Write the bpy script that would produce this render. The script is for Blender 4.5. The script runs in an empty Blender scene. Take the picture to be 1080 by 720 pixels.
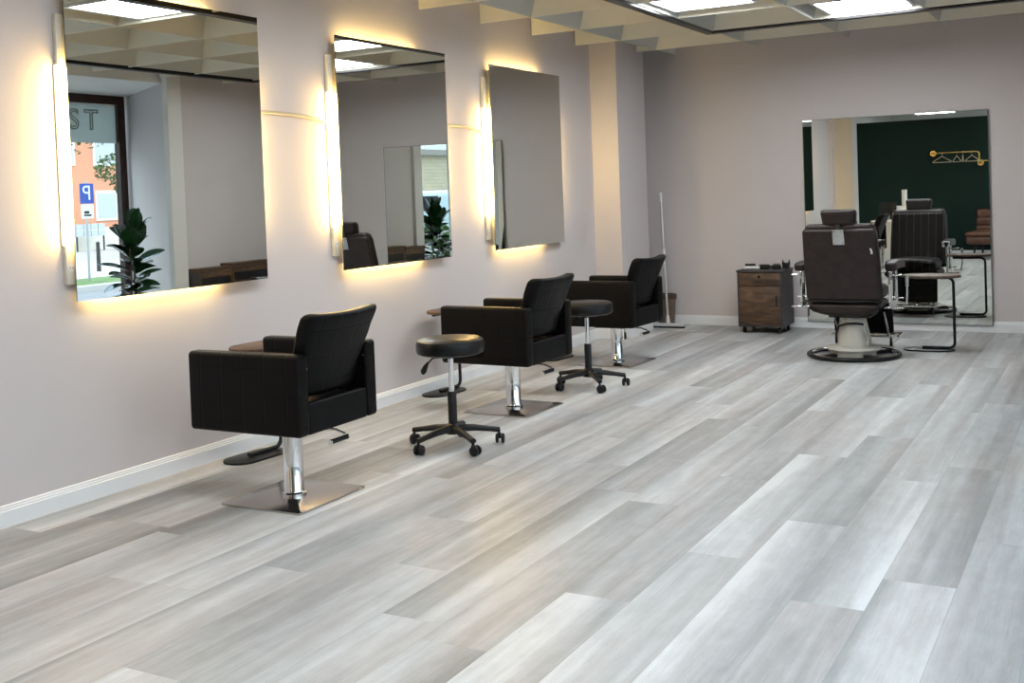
import bpy, bmesh, math, random
from mathutils import Vector, Matrix
R = math.radians
random.seed(7)
scn = bpy.context.scene
COL = scn.collection

# ------------------------------------------------------------------ helpers
class MB:
    """collects shapes and links them as ONE mesh object"""
    def __init__(self):
        self.bm = bmesh.new()
    def _merge(self, verts, faces, M=None):
        vs = [self.bm.verts.new(M @ Vector(v) if M else Vector(v)) for v in verts]
        out = []
        for f in faces:
            try:
                out.append(self.bm.faces.new([vs[i] for i in f]))
            except ValueError:
                pass
        return vs, out
    def box(self, x0, x1, y0, y1, z0, z1, M=None):
        v = [(x, y, z) for x in (x0, x1) for y in (y0, y1) for z in (z0, z1)]
        f = [(0, 1, 3, 2), (4, 6, 7, 5), (0, 4, 5, 1), (2, 3, 7, 6), (0, 2, 6, 4), (1, 5, 7, 3)]
        self._merge(v, f, M)
        return self
    def rbox(self, x0, x1, y0, y1, z0, z1, r=.02, n=(4, 4, 4), k=3, fn=None, M=None):
        """rounded box with inner subdivisions; fn(Vector local -1..1, Vector) bends it"""
        c = Vector(((x0+x1)/2, (y0+y1)/2, (z0+z1)/2))
        h = Vector((abs(x1-x0)/2, abs(y1-y0)/2, abs(z1-z0)/2))
        r = min(r, min(h)*.999)
        inn = [h[i]-r for i in range(3)]
        def samples(i):
            s = []
            for j in range(k+1):
                s.append(-(inn[i]+r*math.tan(math.pi/4*(1-j/k))))
            m = n[i]
            for j in range(1, m):
                s.append(-inn[i]+2*inn[i]*j/m)
            s += [-v for v in reversed(s[:k+1])]
            return s
        S = [samples(i) for i in range(3)]
        keymap = {}
        bm = self.bm
        def vert(q):
            kk = (round(q[0], 6), round(q[1], 6), round(q[2], 6))
            if kk in keymap:
                return keymap[kk]
            cl = Vector([max(-inn[i], min(inn[i], q[i])) for i in range(3)])
            d = q-cl
            p = cl + (d.normalized()*r if d.length > 1e-9 else d)
            w = p + c
            if fn:
                u = Vector([p[i]/h[i] for i in range(3)])
                w = Vector(fn(u, w))
            if M:
                w = M @ w
            keymap[kk] = bm.verts.new(w)
            return keymap[kk]
        for ax in range(3):
            a, b = [(1, 2), (2, 0), (0, 1)][ax]
            for sgn in (-1, 1):
                for i in range(len(S[a])-1):
                    for j in range(len(S[b])-1):
                        qs = []
                        for (ii, jj) in ((i, j), (i+1, j), (i+1, j+1), (i, j+1)):
                            q = Vector((0, 0, 0))
                            q[ax] = sgn*h[ax]; q[a] = S[a][ii]; q[b] = S[b][jj]
                            # clamp the sample to the face
                            q[a] = max(-h[a], min(h[a], q[a])); q[b] = max(-h[b], min(h[b], q[b]))
                            qs.append(vert(q))
                        if sgn < 0:
                            qs.reverse()
                        if len(set(qs)) == 4:
                            try: bm.faces.new(qs)
                            except ValueError: pass
                        elif len(set(qs)) == 3:
                            u_ = []
                            for v_ in qs:
                                if v_ not in u_: u_.append(v_)
                            try: bm.faces.new(u_)
                            except ValueError: pass
        return self
    def tube(self, pts, r, seg=12, close=False, M=None, rr=None, flat=1.0, cap=True):
        pts = [Vector(p) for p in pts]
        n = len(pts)
        rings = []
        up = None
        for i, p in enumerate(pts):
            if close:
                t = (pts[(i+1) % n]-pts[i-1])
            else:
                t = (pts[min(i+1, n-1)]-pts[max(i-1, 0)])
            t.normalize()
            if up is None:
                up = t.orthogonal().normalized()
                if abs(t.z) < .9:
                    up = (Vector((0, 0, 1)) - t*t.z).normalized()
            up = (up - t*up.dot(t)).normalized()
            s = t.cross(up)
            rad = rr[i] if rr else r
            ring = []
            for j in range(seg):
                a = 2*math.pi*j/seg
                w = p + s*math.cos(a)*rad + up*math.sin(a)*rad*flat
                ring.append(self.bm.verts.new(M @ w if M else w))
            rings.append(ring)
        m = n if close else n-1
        for i in range(m):
            A, B = rings[i], rings[(i+1) % n]
            for j in range(seg):
                self.bm.faces.new((A[j], A[(j+1) % seg], B[(j+1) % seg], B[j]))
        if not close and cap:
            self.bm.faces.new(list(reversed(rings[0])))
            self.bm.faces.new(rings[-1])
        return self
    def cyl(self, p0, p1, r, seg=20, M=None):
        return self.tube([p0, p1], r, seg, M=M)
    def lathe(self, prof, seg=32, c=(0, 0, 0), M=None, sx=1, sy=1):
        """prof list of (r,z) bottom to top; closes at r=0"""
        rings = []
        for (r, z) in prof:
            if r < 1e-6:
                w = Vector((c[0], c[1], c[2]+z))
                rings.append([self.bm.verts.new(M @ w if M else w)])
            else:
                ring = []
                for j in range(seg):
                    a = 2*math.pi*j/seg
                    w = Vector((c[0]+r*sx*math.cos(a), c[1]+r*sy*math.sin(a), c[2]+z))
                    ring.append(self.bm.verts.new(M @ w if M else w))
                rings.append(ring)
        for A, B in zip(rings, rings[1:]):
            if len(A) == 1 and len(B) == 1: continue
            for j in range(seg):
                k = (j+1) % seg
                if len(A) == 1: self.bm.faces.new((A[0], B[k], B[j]))
                elif len(B) == 1: self.bm.faces.new((A[j], A[k], B[0]))
                else: self.bm.faces.new((A[j], A[k], B[k], B[j]))
        return self
    def prism(self, outline, z0, z1, bev=0, M=None):
        """outline ccw in xy, extruded along z"""
        b = bmesh.new()
        vs = [b.verts.new((x, y, z0)) for x, y in outline]
        f = b.faces.new(vs)
        ret = bmesh.ops.extrude_face_region(b, geom=[f])
        nv = [g for g in ret['geom'] if isinstance(g, bmesh.types.BMVert)]
        bmesh.ops.translate(b, verts=nv, vec=(0, 0, z1-z0))
        if bev:
            es = [e for e in b.edges if abs(e.verts[0].co.z-e.verts[1].co.z) < 1e-6]
            bmesh.ops.bevel(b, geom=es, offset=bev, segments=2, affect='EDGES', profile=.5)
        b.verts.index_update()
        self._merge([v.co.copy() for v in b.verts], [[v.index for v in f.verts] for f in b.faces], M)
        b.free()
        return self
    def build(self, name, mat, parent=None, smooth=True, angle=40, loc=None, rotz=0):
        bmesh.ops.recalc_face_normals(self.bm, faces=self.bm.faces)
        me = bpy.data.meshes.new(name)
        self.bm.to_mesh(me); self.bm.free()
        if mat: me.materials.append(mat)
        if smooth:
            me.polygons.foreach_set('use_smooth', [True]*len(me.polygons))
            me.set_sharp_from_angle(angle=R(angle))
        o = bpy.data.objects.new(name, me)
        COL.objects.link(o)
        if parent: o.parent = parent
        if loc: o.location = loc
        if rotz: o.rotation_euler.z = rotz
        return o

def tag(o, label, cat, group=None, kind=None):
    o['label'] = label; o['category'] = cat
    if group: o['group'] = group
    if kind: o['kind'] = kind
    return o
def thing(name, label, cat, loc=(0, 0, 0), rotz=0, group=None):
    o = bpy.data.objects.new(name, None); COL.objects.link(o)
    o.empty_display_size = .1
    o.location = loc; o.rotation_euler.z = rotz
    return tag(o, label, cat, group)
def struct(o):
    o['kind'] = 'structure'; return o
def dup(root, loc, rotz, label, group=None):
    def cp(o, par):
        c = o.copy(); COL.objects.link(c); c.parent = par
        for ch in list(o.children): cp(ch, c)
        return c
    r = cp(root, None)
    r.location = loc; r.rotation_euler.z = rotz; r['label'] = label
    if group: r['group'] = group
    return r
def stadium(w, l, n=12):
    """ccw stadium outline, l along y, w along x"""
    r = w/2; a = l/2-r; o = []
    for i in range(n+1):
        t = math.pi*i/n; o.append((r*math.cos(t), a+r*math.sin(t)))
    for i in range(n+1):
        t = math.pi+math.pi*i/n; o.append((r*math.cos(t), -a+r*math.sin(t)))
    return o
def rrect(w, l, r, n=6):
    o = []
    for cx, cy, a0 in ((w/2-r, l/2-r, 0), (-w/2+r, l/2-r, 90), (-w/2+r, -l/2+r, 180), (w/2-r, -l/2+r, 270)):
        for i in range(n+1):
            t = R(a0+90*i/n); o.append((cx+r*math.cos(t), cy+r*math.sin(t)))
    return o
def arc(c, r, a0, a1, n, plane='yz'):
    o = []
    for i in range(n+1):
        t = R(a0+(a1-a0)*i/n); u, v = r*math.cos(t), r*math.sin(t)
        o.append({'yz': (c[0], c[1]+u, c[2]+v), 'xz': (c[0]+u, c[1], c[2]+v), 'xy': (c[0]+u, c[1]+v, c[2])}[plane])
    return o

# ------------------------------------------------------------------ materials
class NT:
    def __init__(self, name):
        self.m = bpy.data.materials.new(name); self.m.use_nodes = True
        self.t = self.m.node_tree; self.t.nodes.clear()
        self.out = self.t.nodes.new('ShaderNodeOutputMaterial')
    def n(self, typ, **kw):
        nd = self.t.nodes.new(typ)
        for k, v in kw.items():
            if k.startswith('i_'):
                key = k[2:].replace('_', ' ')
                nd.inputs[key].default_value = v
            else: setattr(nd, k, v)
        return nd
    def l(self, a, b): self.t.links.new(a, b)
    def coord(self, kind='Object', scale=(1, 1, 1)):
        tc = self.n('ShaderNodeTexCoord'); mp = self.n('ShaderNodeMapping')
        mp.inputs['Scale'].default_value = scale
        self.l(tc.outputs[kind], mp.inputs['Vector'])
        return mp.outputs['Vector']
    def math(self, op, a, b=None, c=None):
        nd = self.n('ShaderNodeMath', operation=op)
        for i, v in enumerate((a, b, c)):
            if v is None: continue
            if isinstance(v, (int, float)): nd.inputs[i].default_value = v
            else: self.l(v, nd.inputs[i])
        return nd.outputs[0]
    def ramp(self, fac, stops):
        nd = self.n('ShaderNodeValToRGB')
        cr = nd.color_ramp
        while len(cr.elements) < len(stops): cr.elements.new(.5)
        for e, (p, c) in zip(cr.elements, stops):
            e.position = p; e.color = (*c, 1) if len(c) == 3 else c
        self.l(fac, nd.inputs[0]); return nd.outputs[0]
def pbr(name, col, rough=.5, metal=0, noise=0, nscale=8, bump=0, bscale=60, rvar=0, spec=None, coat=0, stretch=(1, 1, 1), col2=None):
    T = NT(name); p = T.n('ShaderNodeBsdfPrincipled')
    p.inputs['Base Color'].default_value = (*col, 1); p.inputs['Roughness'].default_value = rough
    p.inputs['Metallic'].default_value = metal
    if spec is not None: p.inputs['Specular IOR Level'].default_value = spec
    if coat: p.inputs['Coat Weight'].default_value = coat; p.inputs['Coat Roughness'].default_value = .1
    v = T.coord('Object', stretch)
    nz = T.n('ShaderNodeTexNoise'); nz.inputs['Scale'].default_value = nscale; nz.inputs['Detail'].default_value = 4
    T.l(v, nz.inputs['Vector'])
    if noise or col2:
        a = tuple(c*(1-noise) for c in col); b = col2 if col2 else tuple(min(1, c*(1+noise)) for c in col)
        T.l(T.ramp(nz.outputs['Fac'], [(.3, a), (.7, b)]), p.inputs['Base Color'])
    if rvar:
        T.l(T.math('MULTIPLY_ADD', nz.outputs['Fac'], rvar*2, rough-rvar), p.inputs['Roughness'])
    if bump:
        n2 = T.n('ShaderNodeTexNoise'); n2.inputs['Scale'].default_value = bscale; n2.inputs['Detail'].default_value = 3
        T.l(v, n2.inputs['Vector'])
        b = T.n('ShaderNodeBump'); b.inputs['Strength'].default_value = bump; b.inputs['Distance'].default_value = .004
        T.l(n2.outputs['Fac'], b.inputs['Height']); T.l(b.outputs[0], p.inputs['Normal'])
    T.l(p.outputs[0], T.out.inputs[0])
    return T.m
def emit(name, col, s):
    T = NT(name); e = T.n('ShaderNodeEmission'); e.inputs[0].default_value = (*col, 1); e.inputs[1].default_value = s
    T.l(e.outputs[0], T.out.inputs[0]); return T.m

def quilt_mat(name, col, cell, ax_u, ax_v, off=(0, 0), stagger=0.0, rough=.46, seam=.003, both=True, bscale=90, stitch=None):
    """black leather stitched in squares (object coordinates)"""
    T = NT(name); p = T.n('ShaderNodeBsdfPrincipled')
    p.inputs['Roughness'].default_value = rough
    tc = T.n('ShaderNodeTexCoord'); sp = T.n('ShaderNodeSeparateXYZ'); T.l(tc.outputs['Object'], sp.inputs[0])
    U = T.math('ADD', sp.outputs[ax_u], 10+off[0]); V = T.math('ADD', sp.outputs[ax_v], 10+off[1])
    if stagger:
        row = T.math('FLOOR', T.math('DIVIDE', V, cell))
        U = T.math('ADD', U, T.math('MULTIPLY', T.math('MODULO', row, 2.0), stagger))
    def line(X):
        f = T.math('PINGPONG', X, cell/2)
        return T.math('SMOOTH_MIN', T.math('DIVIDE', f, seam*2.2), 1.0, .2)
    h = line(U)
    if both: h = T.math('MULTIPLY', h, line(V))
    nz = T.n('ShaderNodeTexNoise'); nz.inputs['Scale'].default_value = bscale; nz.inputs['Detail'].default_value = 3
    T.l(tc.outputs['Object'], nz.inputs['Vector'])
    hh = T.math('ADD', h, T.math('MULTIPLY', nz.outputs['Fac'], .25))
    b = T.n('ShaderNodeBump'); b.inputs['Strength'].default_value = .35; b.inputs['Distance'].default_value = .004; p.inputs['Specular IOR Level'].default_value = .13
    T.l(hh, b.inputs['Height']); T.l(b.outputs[0], p.inputs['Normal'])
    T.l(T.ramp(h, [(0, stitch or tuple(c*.55 for c in col)), (.8, col)]), p.inputs['Base Color'])
    T.l(p.outputs[0], T.out.inputs[0]); return T.m

def wall_mat(name, col, rough=.75):
    T = NT(name); p = T.n('ShaderNodeBsdfPrincipled'); p.inputs['Roughness'].default_value = rough
    p.inputs['Specular IOR Level'].default_value = .3
    v = T.coord('Object')
    n1 = T.n('ShaderNodeTexNoise'); n1.inputs['Scale'].default_value = 1.3; n1.inputs['Detail'].default_value = 3; T.l(v, n1.inputs['Vector'])
    T.l(T.ramp(n1.outputs['Fac'], [(.3, tuple(c*.975 for c in col)), (.7, tuple(min(1, c*1.02) for c in col))]), p.inputs['Base Color'])
    n2 = T.n('ShaderNodeTexNoise'); n2.inputs['Scale'].default_value = 140; n2.inputs['Detail'].default_value = 4; T.l(v, n2.inputs['Vector'])
    b = T.n('ShaderNodeBump'); b.inputs['Strength'].default_value = .25; b.inputs['Distance'].default_value = .002
    T.l(n2.outputs['Fac'], b.inputs['Height']); T.l(b.outputs[0], p.inputs['Normal'])
    T.l(p.outputs[0], T.out.inputs[0]); return T.m

def floor_mat():
    T = NT('vinyl_plank'); p = T.n('ShaderNodeBsdfPrincipled')
    at = T.n('ShaderNodeAttribute', attribute_name='plank')      # r tone, g seed, b streak side
    sp = T.n('ShaderNodeSeparateColor'); T.l(at.outputs['Color'], sp.inputs[0])
    uv = T.n('ShaderNodeUVMap'); uv.uv_map = 'UVMap'
    su = T.n('ShaderNodeSeparateXYZ'); T.l(uv.outputs[0], su.inputs[0])
    cx = T.n('ShaderNodeCombineXYZ')
    T.l(su.outputs[0], cx.inputs[0]); T.l(su.outputs[1], cx.inputs[1]); T.l(T.math('MULTIPLY', sp.outputs[1], 60.0), cx.inputs[2])
    def noise(sx, sy, sc, det, rough=.55, dist=0):
        mp = T.n('ShaderNodeMapping'); mp.inputs['Scale'].default_value = (sx, sy, 1); T.l(cx.outputs[0], mp.inputs['Vector'])
        nz = T.n('ShaderNodeTexNoise'); nz.inputs['Scale'].default_value = sc; nz.inputs['Detail'].default_value = det
        nz.inputs['Roughness'].default_value = rough; nz.inputs['Distortion'].default_value = dist
        T.l(mp.outputs[0], nz.inputs['Vector']); return nz.outputs['Fac']
    band = noise(9, .45, 1, 2, .5, .3)           # wide streaks inside a plank
    band2 = noise(22, .9, 1, 3, .55, .5)
    grain = noise(60, 3.0, 1, 6, .7, .8)
    fine = noise(220, 10, 1, 3, .6)
    blot = noise(7, 3.0, 2, 5, .65)
    hue = noise(5, .6, 1, 1)
    t = T.math('MULTIPLY_ADD', sp.outputs[0], .50, .25)
    side = T.math('MULTIPLY', T.math('SUBTRACT', sp.outputs[2], .5), T.math('SUBTRACT', T.math('DIVIDE', su.outputs[0], PW), .5))
    t = T.math('ADD', t, T.math('MULTIPLY', side, 1.0))
    for f_, w_ in ((band, 1.05), (band2, .28), (grain, .44), (fine, .18), (blot, .42)):
        t = T.math('ADD', t, T.math('MULTIPLY', T.math('SUBTRACT', f_, .5), w_))
    colA = T.ramp(t, [(0, (.21, .212, .21)), (.35, (.345, .352, .352)), (.68, (.50, .517, .52)), (1, (.70, .725, .735))])
    colB = T.ramp(t, [(0, (.23, .215, .205)), (.35, (.36, .345, .338)), (.68, (.505, .50, .497)), (1, (.69, .70, .70))])
    mh = T.n('ShaderNodeMix', data_type='RGBA'); T.l(T.ramp(hue, [(.4, (0, 0, 0)), (.62, (1, 1, 1))]), mh.inputs[0]); T.l(colA, mh.inputs[6]); T.l(colB, mh.inputs[7])
    col = mh.outputs[2]
    # seams
    u, v = su.outputs[0], su.outputs[1]
    e = T.math('MINIMUM', u, T.math('SUBTRACT', PW, u)); e = T.math('MINIMUM', e, v)
    seam = T.math('GREATER_THAN', e, .0007)
    mx = T.n('ShaderNodeMix', data_type='RGBA'); T.l(seam, mx.inputs[0]); mx.inputs[6].default_value = (.27, .268, .265, 1)
    T.l(col, mx.inputs[7]); T.l(mx.outputs[2], p.inputs['Base Color'])
    T.l(T.math('MULTIPLY_ADD', grain, .20, .33), p.inputs['Roughness'])
    b = T.n('ShaderNodeBump'); b.inputs['Strength'].default_value = .12; b.inputs['Distance'].default_value = .002
    T.l(T.math('ADD', fine, seam), b.inputs['Height']); T.l(b.outputs[0], p.inputs['Normal'])
    T.l(p.outputs[0], T.out.inputs[0]); return T.m

def wood_mat(name, c0, c1, c2, stretch=(2, 2, 14), rough=.5, sc=1.5, knots=True):
    T = NT(name); p = T.n('ShaderNodeBsdfPrincipled'); p.inputs['Roughness'].default_value = rough
    v = T.coord('Object', stretch)
    n = T.n('ShaderNodeTexNoise'); n.inputs['Scale'].default_value = sc; n.inputs['Detail'].default_value = 6
    n.inputs['Roughness'].default_value = .6; n.inputs['Distortion'].default_value = 1.2; T.l(v, n.inputs['Vector'])
    T.l(T.ramp(n.outputs['Fac'], [(.28, c0), (.5, c1), (.72, c2)]), p.inputs['Base Color'])
    T.l(p.outputs[0], T.out.inputs[0]); return T.m

def glass_mat(name='window_glass', tint=(.93, .96, .96), rough=0):
    T = NT(name)
    tr = T.n('ShaderNodeBsdfTransparent'); tr.inputs[0].default_value = (*tint, 1)
    gl = T.n('ShaderNodeBsdfGlossy'); gl.inputs['Roughness'].default_value = .02
    fr = T.n('ShaderNodeFresnel'); ge = T.n('ShaderNodeNewGeometry')
    T.l(T.math('MULTIPLY_ADD', ge.outputs['Backfacing'], 1/1.5-1.5, 1.5), fr.inputs[0])
    mx = T.n('ShaderNodeMixShader'); T.l(fr.outputs[0], mx.inputs[0]); T.l(tr.outputs[0], mx.inputs[1]); T.l(gl.outputs[0], mx.inputs[2])
    T.l(mx.outputs[0], T.out.inputs[0]); return T.m
def film_mat():
    T = NT('frosted_film')
    a = T.n('ShaderNodeBsdfTranslucent'); a.inputs[0].default_value = (.62, .66, .64, 1)
    d = T.n('ShaderNodeBsdfDiffuse'); d.inputs[0].default_value = (.5, .53, .52, 1)
    mx = T.n('ShaderNodeMixShader'); mx.inputs[0].default_value = .45
    T.l(a.outputs[0], mx.inputs[1]); T.l(d.outputs[0], mx.inputs[2]); T.l(mx.outputs[0], T.out.inputs[0]); return T.m
def brick_mat(name, c1, c2, mortar, scale):
    T = NT(name); p = T.n('ShaderNodeBsdfPrincipled'); p.inputs['Roughness'].default_value = .9
    tc = T.n('ShaderNodeTexCoord'); sp = T.n('ShaderNodeSeparateXYZ'); T.l(tc.outputs['Object'], sp.inputs[0])
    cb = T.n('ShaderNodeCombineXYZ'); T.l(sp.outputs[1], cb.inputs[0]); T.l(sp.outputs[2], cb.inputs[1])
    br = T.n('ShaderNodeTexBrick'); br.inputs['Color1'].default_value = (*c1, 1); br.inputs['Color2'].default_value = (*c2, 1)
    br.inputs['Mortar'].default_value = (*mortar, 1); br.inputs['Scale'].default_value = scale
    T.l(cb.outputs[0], br.inputs['Vector']); T.l(br.outputs[0], p.inputs['Base Color']); T.l(p.outputs[0], T.out.inputs[0]); return T.m

WALL = wall_mat('wall_paint', (.58, .535, .53))
WALLW = wall_mat('white_wall_paint', (.74, .73, .71))
CEILM = wall_mat('ceiling_paint', (.62, .60, .54))
SLAT = wall_mat('cream_slat', (.88, .84, .73), .6)
BEAM = wall_mat('shade_grey_beam', (.56, .56, .52), .7)  # greyer than the slats: shade on the beam faces put into the colour
GREEN = wall_mat('dark_green_paint', (.0012, .014, .0105), .8)
BASEW = pbr('white_baseboard', (.76, .77, .78), .4)
MIRROR = pbr('mirror_silver', (.76, .785, .755), .0, 1)
MEDGE = pbr('mirror_edge', (.25, .30, .28), .15, .6)
LEA = pbr('black_leather', (.0028, .0028, .003), .52, spec=.13, bump=.2, bscale=160, rvar=.05)
LEAQ = quilt_mat('quilted_black_leather', (.0040, .0031, .0030), .125, 0, 2, (.03, .095), .0)
LEAB = quilt_mat('quilted_back_leather', (.0028, .0028, .003), .125, 1, 2, (.0625, .05))
SEATL = pbr('seat_leather', (.006, .006, .0065), .34, spec=.45, bump=.15, bscale=160)
CHROME = pbr('chrome', (.80, .80, .80), .08, 1)
STEEL = pbr('brushed_steel', (.50, .47, .44), .20, 1, rvar=.04, nscale=120, stretch=(1, 30, 1))
DSTEEL = pbr('dark_edge_metal', (.06, .055, .05), .35, .8)
BLACKM = pbr('black_metal', (.007, .007, .008), .42, .0, spec=.3)
PLAST = pbr('black_plastic', (.008, .008, .009), .45, spec=.3)
TOPW = wood_mat('brown_table_wood', (.045, .025, .016), (.095, .055, .036), (.15, .09, .062), (3, 14, 3), .45)
RUST = wood_mat('rustic_brown_wood', (.018, .010, .006), (.075, .040, .021), (.17, .092, .045), (2.2, 2, 9), .5, 1.6)
RUSTD = wood_mat('dark_side_wood', (.02, .018, .019), (.035, .031, .033), (.055, .049, .052), (2, 2, 10), .5)
BROWNL = pbr('brown_leather', (.021, .013, .0125), .42, spec=.35, noise=.35, nscale=14, bump=.3, bscale=120)
BROWNF = quilt_mat('stitched_dark_leather', (.026, .022, .022), .075, 0, 2, (.0375, 0), 0, .42, .0025, False, 90, (.16, .145, .14))
RBROWN = pbr('reddish_brown_leather', (.085, .035, .024), .35, noise=.35, nscale=10, bump=.4, bscale=60)
CREAMP = pbr('cream_enamel', (.55, .53, .48), .3)
BRASS = pbr('brass', (.80, .58, .20), .25, 1)
WHITEP = pbr('white_plastic', (.75, .75, .74), .4)
GREYP = pbr('pale_grey_laminate', (.46, .47, .45), .5)
FRAMEB = pbr('dark_brown_frame', (.035, .014, .010), .4, noise=.3, nscale=6)
FRAMEL = pbr('pale_window_frame', (.55, .62, .64), .4)
LED = emit('warm_led', (1.0, .64, .20), 125)
STRIPL = emit('warm_strip_led', (1.0, .68, .22), 88)
PANEL = emit('ceiling_panel_light', (.92, .97, 1.0), 38)
GLASS = glass_mat()
FILM = film_mat()
BLACKF = pbr('black_track', (.012, .011, .011), .35, .3)
SHELL = pbr('grey_alu', (.55, .56, .57), .3, 1)
BIN = pbr('brown_bin', (.14, .10, .07), .6, noise=.3, nscale=30)
LEAF = pbr('rubber_plant_leaf', (.012, .045, .016), .20, noise=.4, nscale=6, coat=.3)
STEM = pbr('brown_stem', (.08, .05, .03), .7)
POT = pbr('grey_planter', (.10, .10, .10), .6)
TLEAF = pbr('tree_leaf', (.055, .12, .025), .6, noise=.5, nscale=3)

# ------------------------------------------------------------------ room dimensions
D = 10.754; W = 4.45; H = 2.75; SL = 2.96; XO = 5.95
YN = -4.0
PW = .243; PL = 1.69
# floor as planks (one surface, tone per plank)
bm = bmesh.new(); uvl = bm.loops.layers.uv.new('UVMap'); cl = bm.loops.layers.float_color.new('plank')
X0F, X1F, Y0F, Y1F = -.02, XO-.05, YN-.02, D+.02
xs0 = 2.66-PW*12
offs = {-1: 2.87, 0: 3.42, 1: 3.99, 2: 4.53, 3: 3.65, 4: 3.975, 5: 4.53, -2: 3.00, -3: 3.44, -4: 2.32, -6: 2.90, -7: 2.88, -9: 3.44}
tones = {(1, 0): .88, (2, -1): .92, (3, 0): .80, (0, -1): .90, (4, -1): .78, (4, 0): .30, (2, 0): .30, (5, 0): .62, (1, 1): .70,
         (-1, 0): .34, (0, 0): .35, (1, -1): .66, (3, -1): .42, (2, 1): .72, (5, -1): .45, (3, 1): .75}
sides = {(1, 0): .02, (2, -1): .12, (3, 0): .95, (4, -1): .97, (0, -1): .05, (1, 1): .97, (1, -1): .2, (-1, 0): .4, (0, 0): .35}
rnd = random.Random(5)
k = -12
while True:
    xa = 2.66+PW*k; xb = xa+PW
    if xa > X1F: break
    y_off = offs.get(k, rnd.uniform(0, PL))
    j0 = int(math.floor((Y0F-y_off)/PL))
    for j in range(j0, j0+12):
        ya = y_off+PL*j; yb = ya+PL
        if yb < Y0F or ya > Y1F: continue
        tone = rnd.random(); tone = tones.get((k, j), tone*.85+.05)
        seed = rnd.random(); b3 = sides.get((k, j), rnd.random())
        a, b_, c_, d_ = max(xa, X0F), min(xb, X1F), max(ya, Y0F), min(yb, Y1F)
        if b_-a < 1e-4 or d_-c_ < 1e-4: continue
        f = bm.faces.new([bm.verts.new(v) for v in ((a, c_, 0), (b_, c_, 0), (b_, d_, 0), (a, d_, 0))])
        for lp in f.loops:
            lp[uvl].uv = (lp.vert.co.x-xa, lp.vert.co.y-ya); lp[cl] = (tone, seed, b3, 1)
    k += 1
bmesh.ops.remove_doubles(bm, verts=bm.verts, dist=1e-5)
me = bpy.data.meshes.new('floor'); bm.to_mesh(me); bm.free(); me.materials.append(floor_mat())
fl = bpy.data.objects.new('floor', me); COL.objects.link(fl); struct(fl)

def sbox(name, mat, *b):
    m = MB(); m.box(*b); return struct(m.build(name, mat, smooth=False))
sbox('floor_slab', pbr('screed', (.3, .3, .3), .9), -.02, XO+.1, YN-.2, D+.2, -.28, -.004)
sbox('wall_left', WALL, -.2, 0, 1.95, D+.2, -.2, 3.1)
LITCREAMW = wall_mat('warm_lit_cream_wall', (.93, .74, .52))  # alcove walls: warm light put into the colour as cream
sbox('wall_left_alcove', LITCREAMW, -.75, -.55, -.2, 1.95, -.2, 3.1)
sbox('wall_alcove_front', LITCREAMW, -.55, -.05, -.2, 0, -.2, 3.1)
sbox('wall_left_rear', WALLW, -.2, 0, YN-.2, -.2, -.2, 3.1)
sbox('ceiling_alcove', CEILM, -.55, 0, -.2, 1.95, SL, SL+.15)
sbox('floor_alcove', pbr('alcove_floor', (.42, .42, .41), .5), -.55, -.02, -.2, 1.95, -.1, 0)
sbox('wall_back', WALL, 0, W+.6, D, D+.2, -.2, 3.1)
sbox('wall_rear', WALLW, 0, XO+.1, YN-.2, YN, -.2, 3.1)
sbox('ceiling', CEILM, 0, XO+.2, YN, D, SL, SL+.15)
# pilaster near the back corner and a slim one by the front
sbox('trim_1', WALL, 0, .271, 9.566, 10.25, 0, SL)
sbox('trim_2', WALL, 0, .05, 1.95, 2.10, 0, SL)
# green partition at the front
m = MB(); m.box(0, 3.0, -.12, 0, 0, 2.5); struct(m.build('wall_front', GREEN, smooth=False))
sbox('baseboard_front', BASEW, 0.02, 3.0, 0, .015, 0, .09)
sbox('trim_3', WALLW, -.05, .045, -.12, .03, 0, SL)
# right wall beyond the bay, with the splayed reveal
m = MB()
m.prism([(W, 8.38), (XO, 9.20), (XO+.15, 9.20), (XO+.15, D+.1), (W+.25, D+.1), (W, D)], 0, SL)
struct(m.build('wall_right', WALL, smooth=False))
sbox('trim_4', WALLW, W-.05, W+.02, 8.36, 8.55, 0, SL)
sbox('trim_5', WALLW, W-.10, W+1.0, 5.52, 6.02, 0, SL)
sbox('trim_6', WALLW, W-.04, W+.30, .9, 1.3, 0, SL)
sbox('ceiling_soffit', WALLW, W+.12, XO+.15, YN, 9.2, 2.71, SL)
sbox('wall_right_front', WALLW, XO-.05, XO+.15, YN, -.9, 0, SL)
sbox('sill', pbr('grey_stone_sill', (.35, .35, .34), .6), XO-.10, XO+.15, -.9, 9.16, -.2, .12)

# baseboards: stepped profile
def baseboard(name, p0, p1, nrm):
    p0 = Vector(p0); p1 = Vector(p1); n = Vector(nrm)
    prof = [(0, 0), (.016, 0), (.016, .072), (.0125, .076), (.0125, .083), (.009, .087), (.009, .093), (.004, .098), (0, .098)]
    b = MB(); A = [b.bm.verts.new(p0+n*d+Vector((0, 0, z))) for d, z in prof]; B = [b.bm.verts.new(p1+n*d+Vector((0, 0, z))) for d, z in prof]
    for i in range(len(prof)):
        j = (i+1) % len(prof); b.bm.faces.new((A[i], A[j], B[j], B[i]))
    b.bm.faces.new(A); b.bm.faces.new(list(reversed(B)))
    return struct(b.build(name, BASEW, smooth=False))
baseboard('baseboard_left', (0, 2.1, 0), (0, 9.566, 0), (1, 0, 0))
baseboard('baseboard_left', (.271, 9.55, 0), (.271, 10.25, 0), (1, 0, 0))
baseboard('baseboard_left', (0, 9.566, 0), (.287, 9.566, 0), (0, -1, 0))
baseboard('baseboard_back', (0, D, 0), (W, D, 0), (0, -1, 0))
baseboard('baseboard_right', (W, 8.55, 0), (W, D, 0), (-1, 0, 0))

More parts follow.
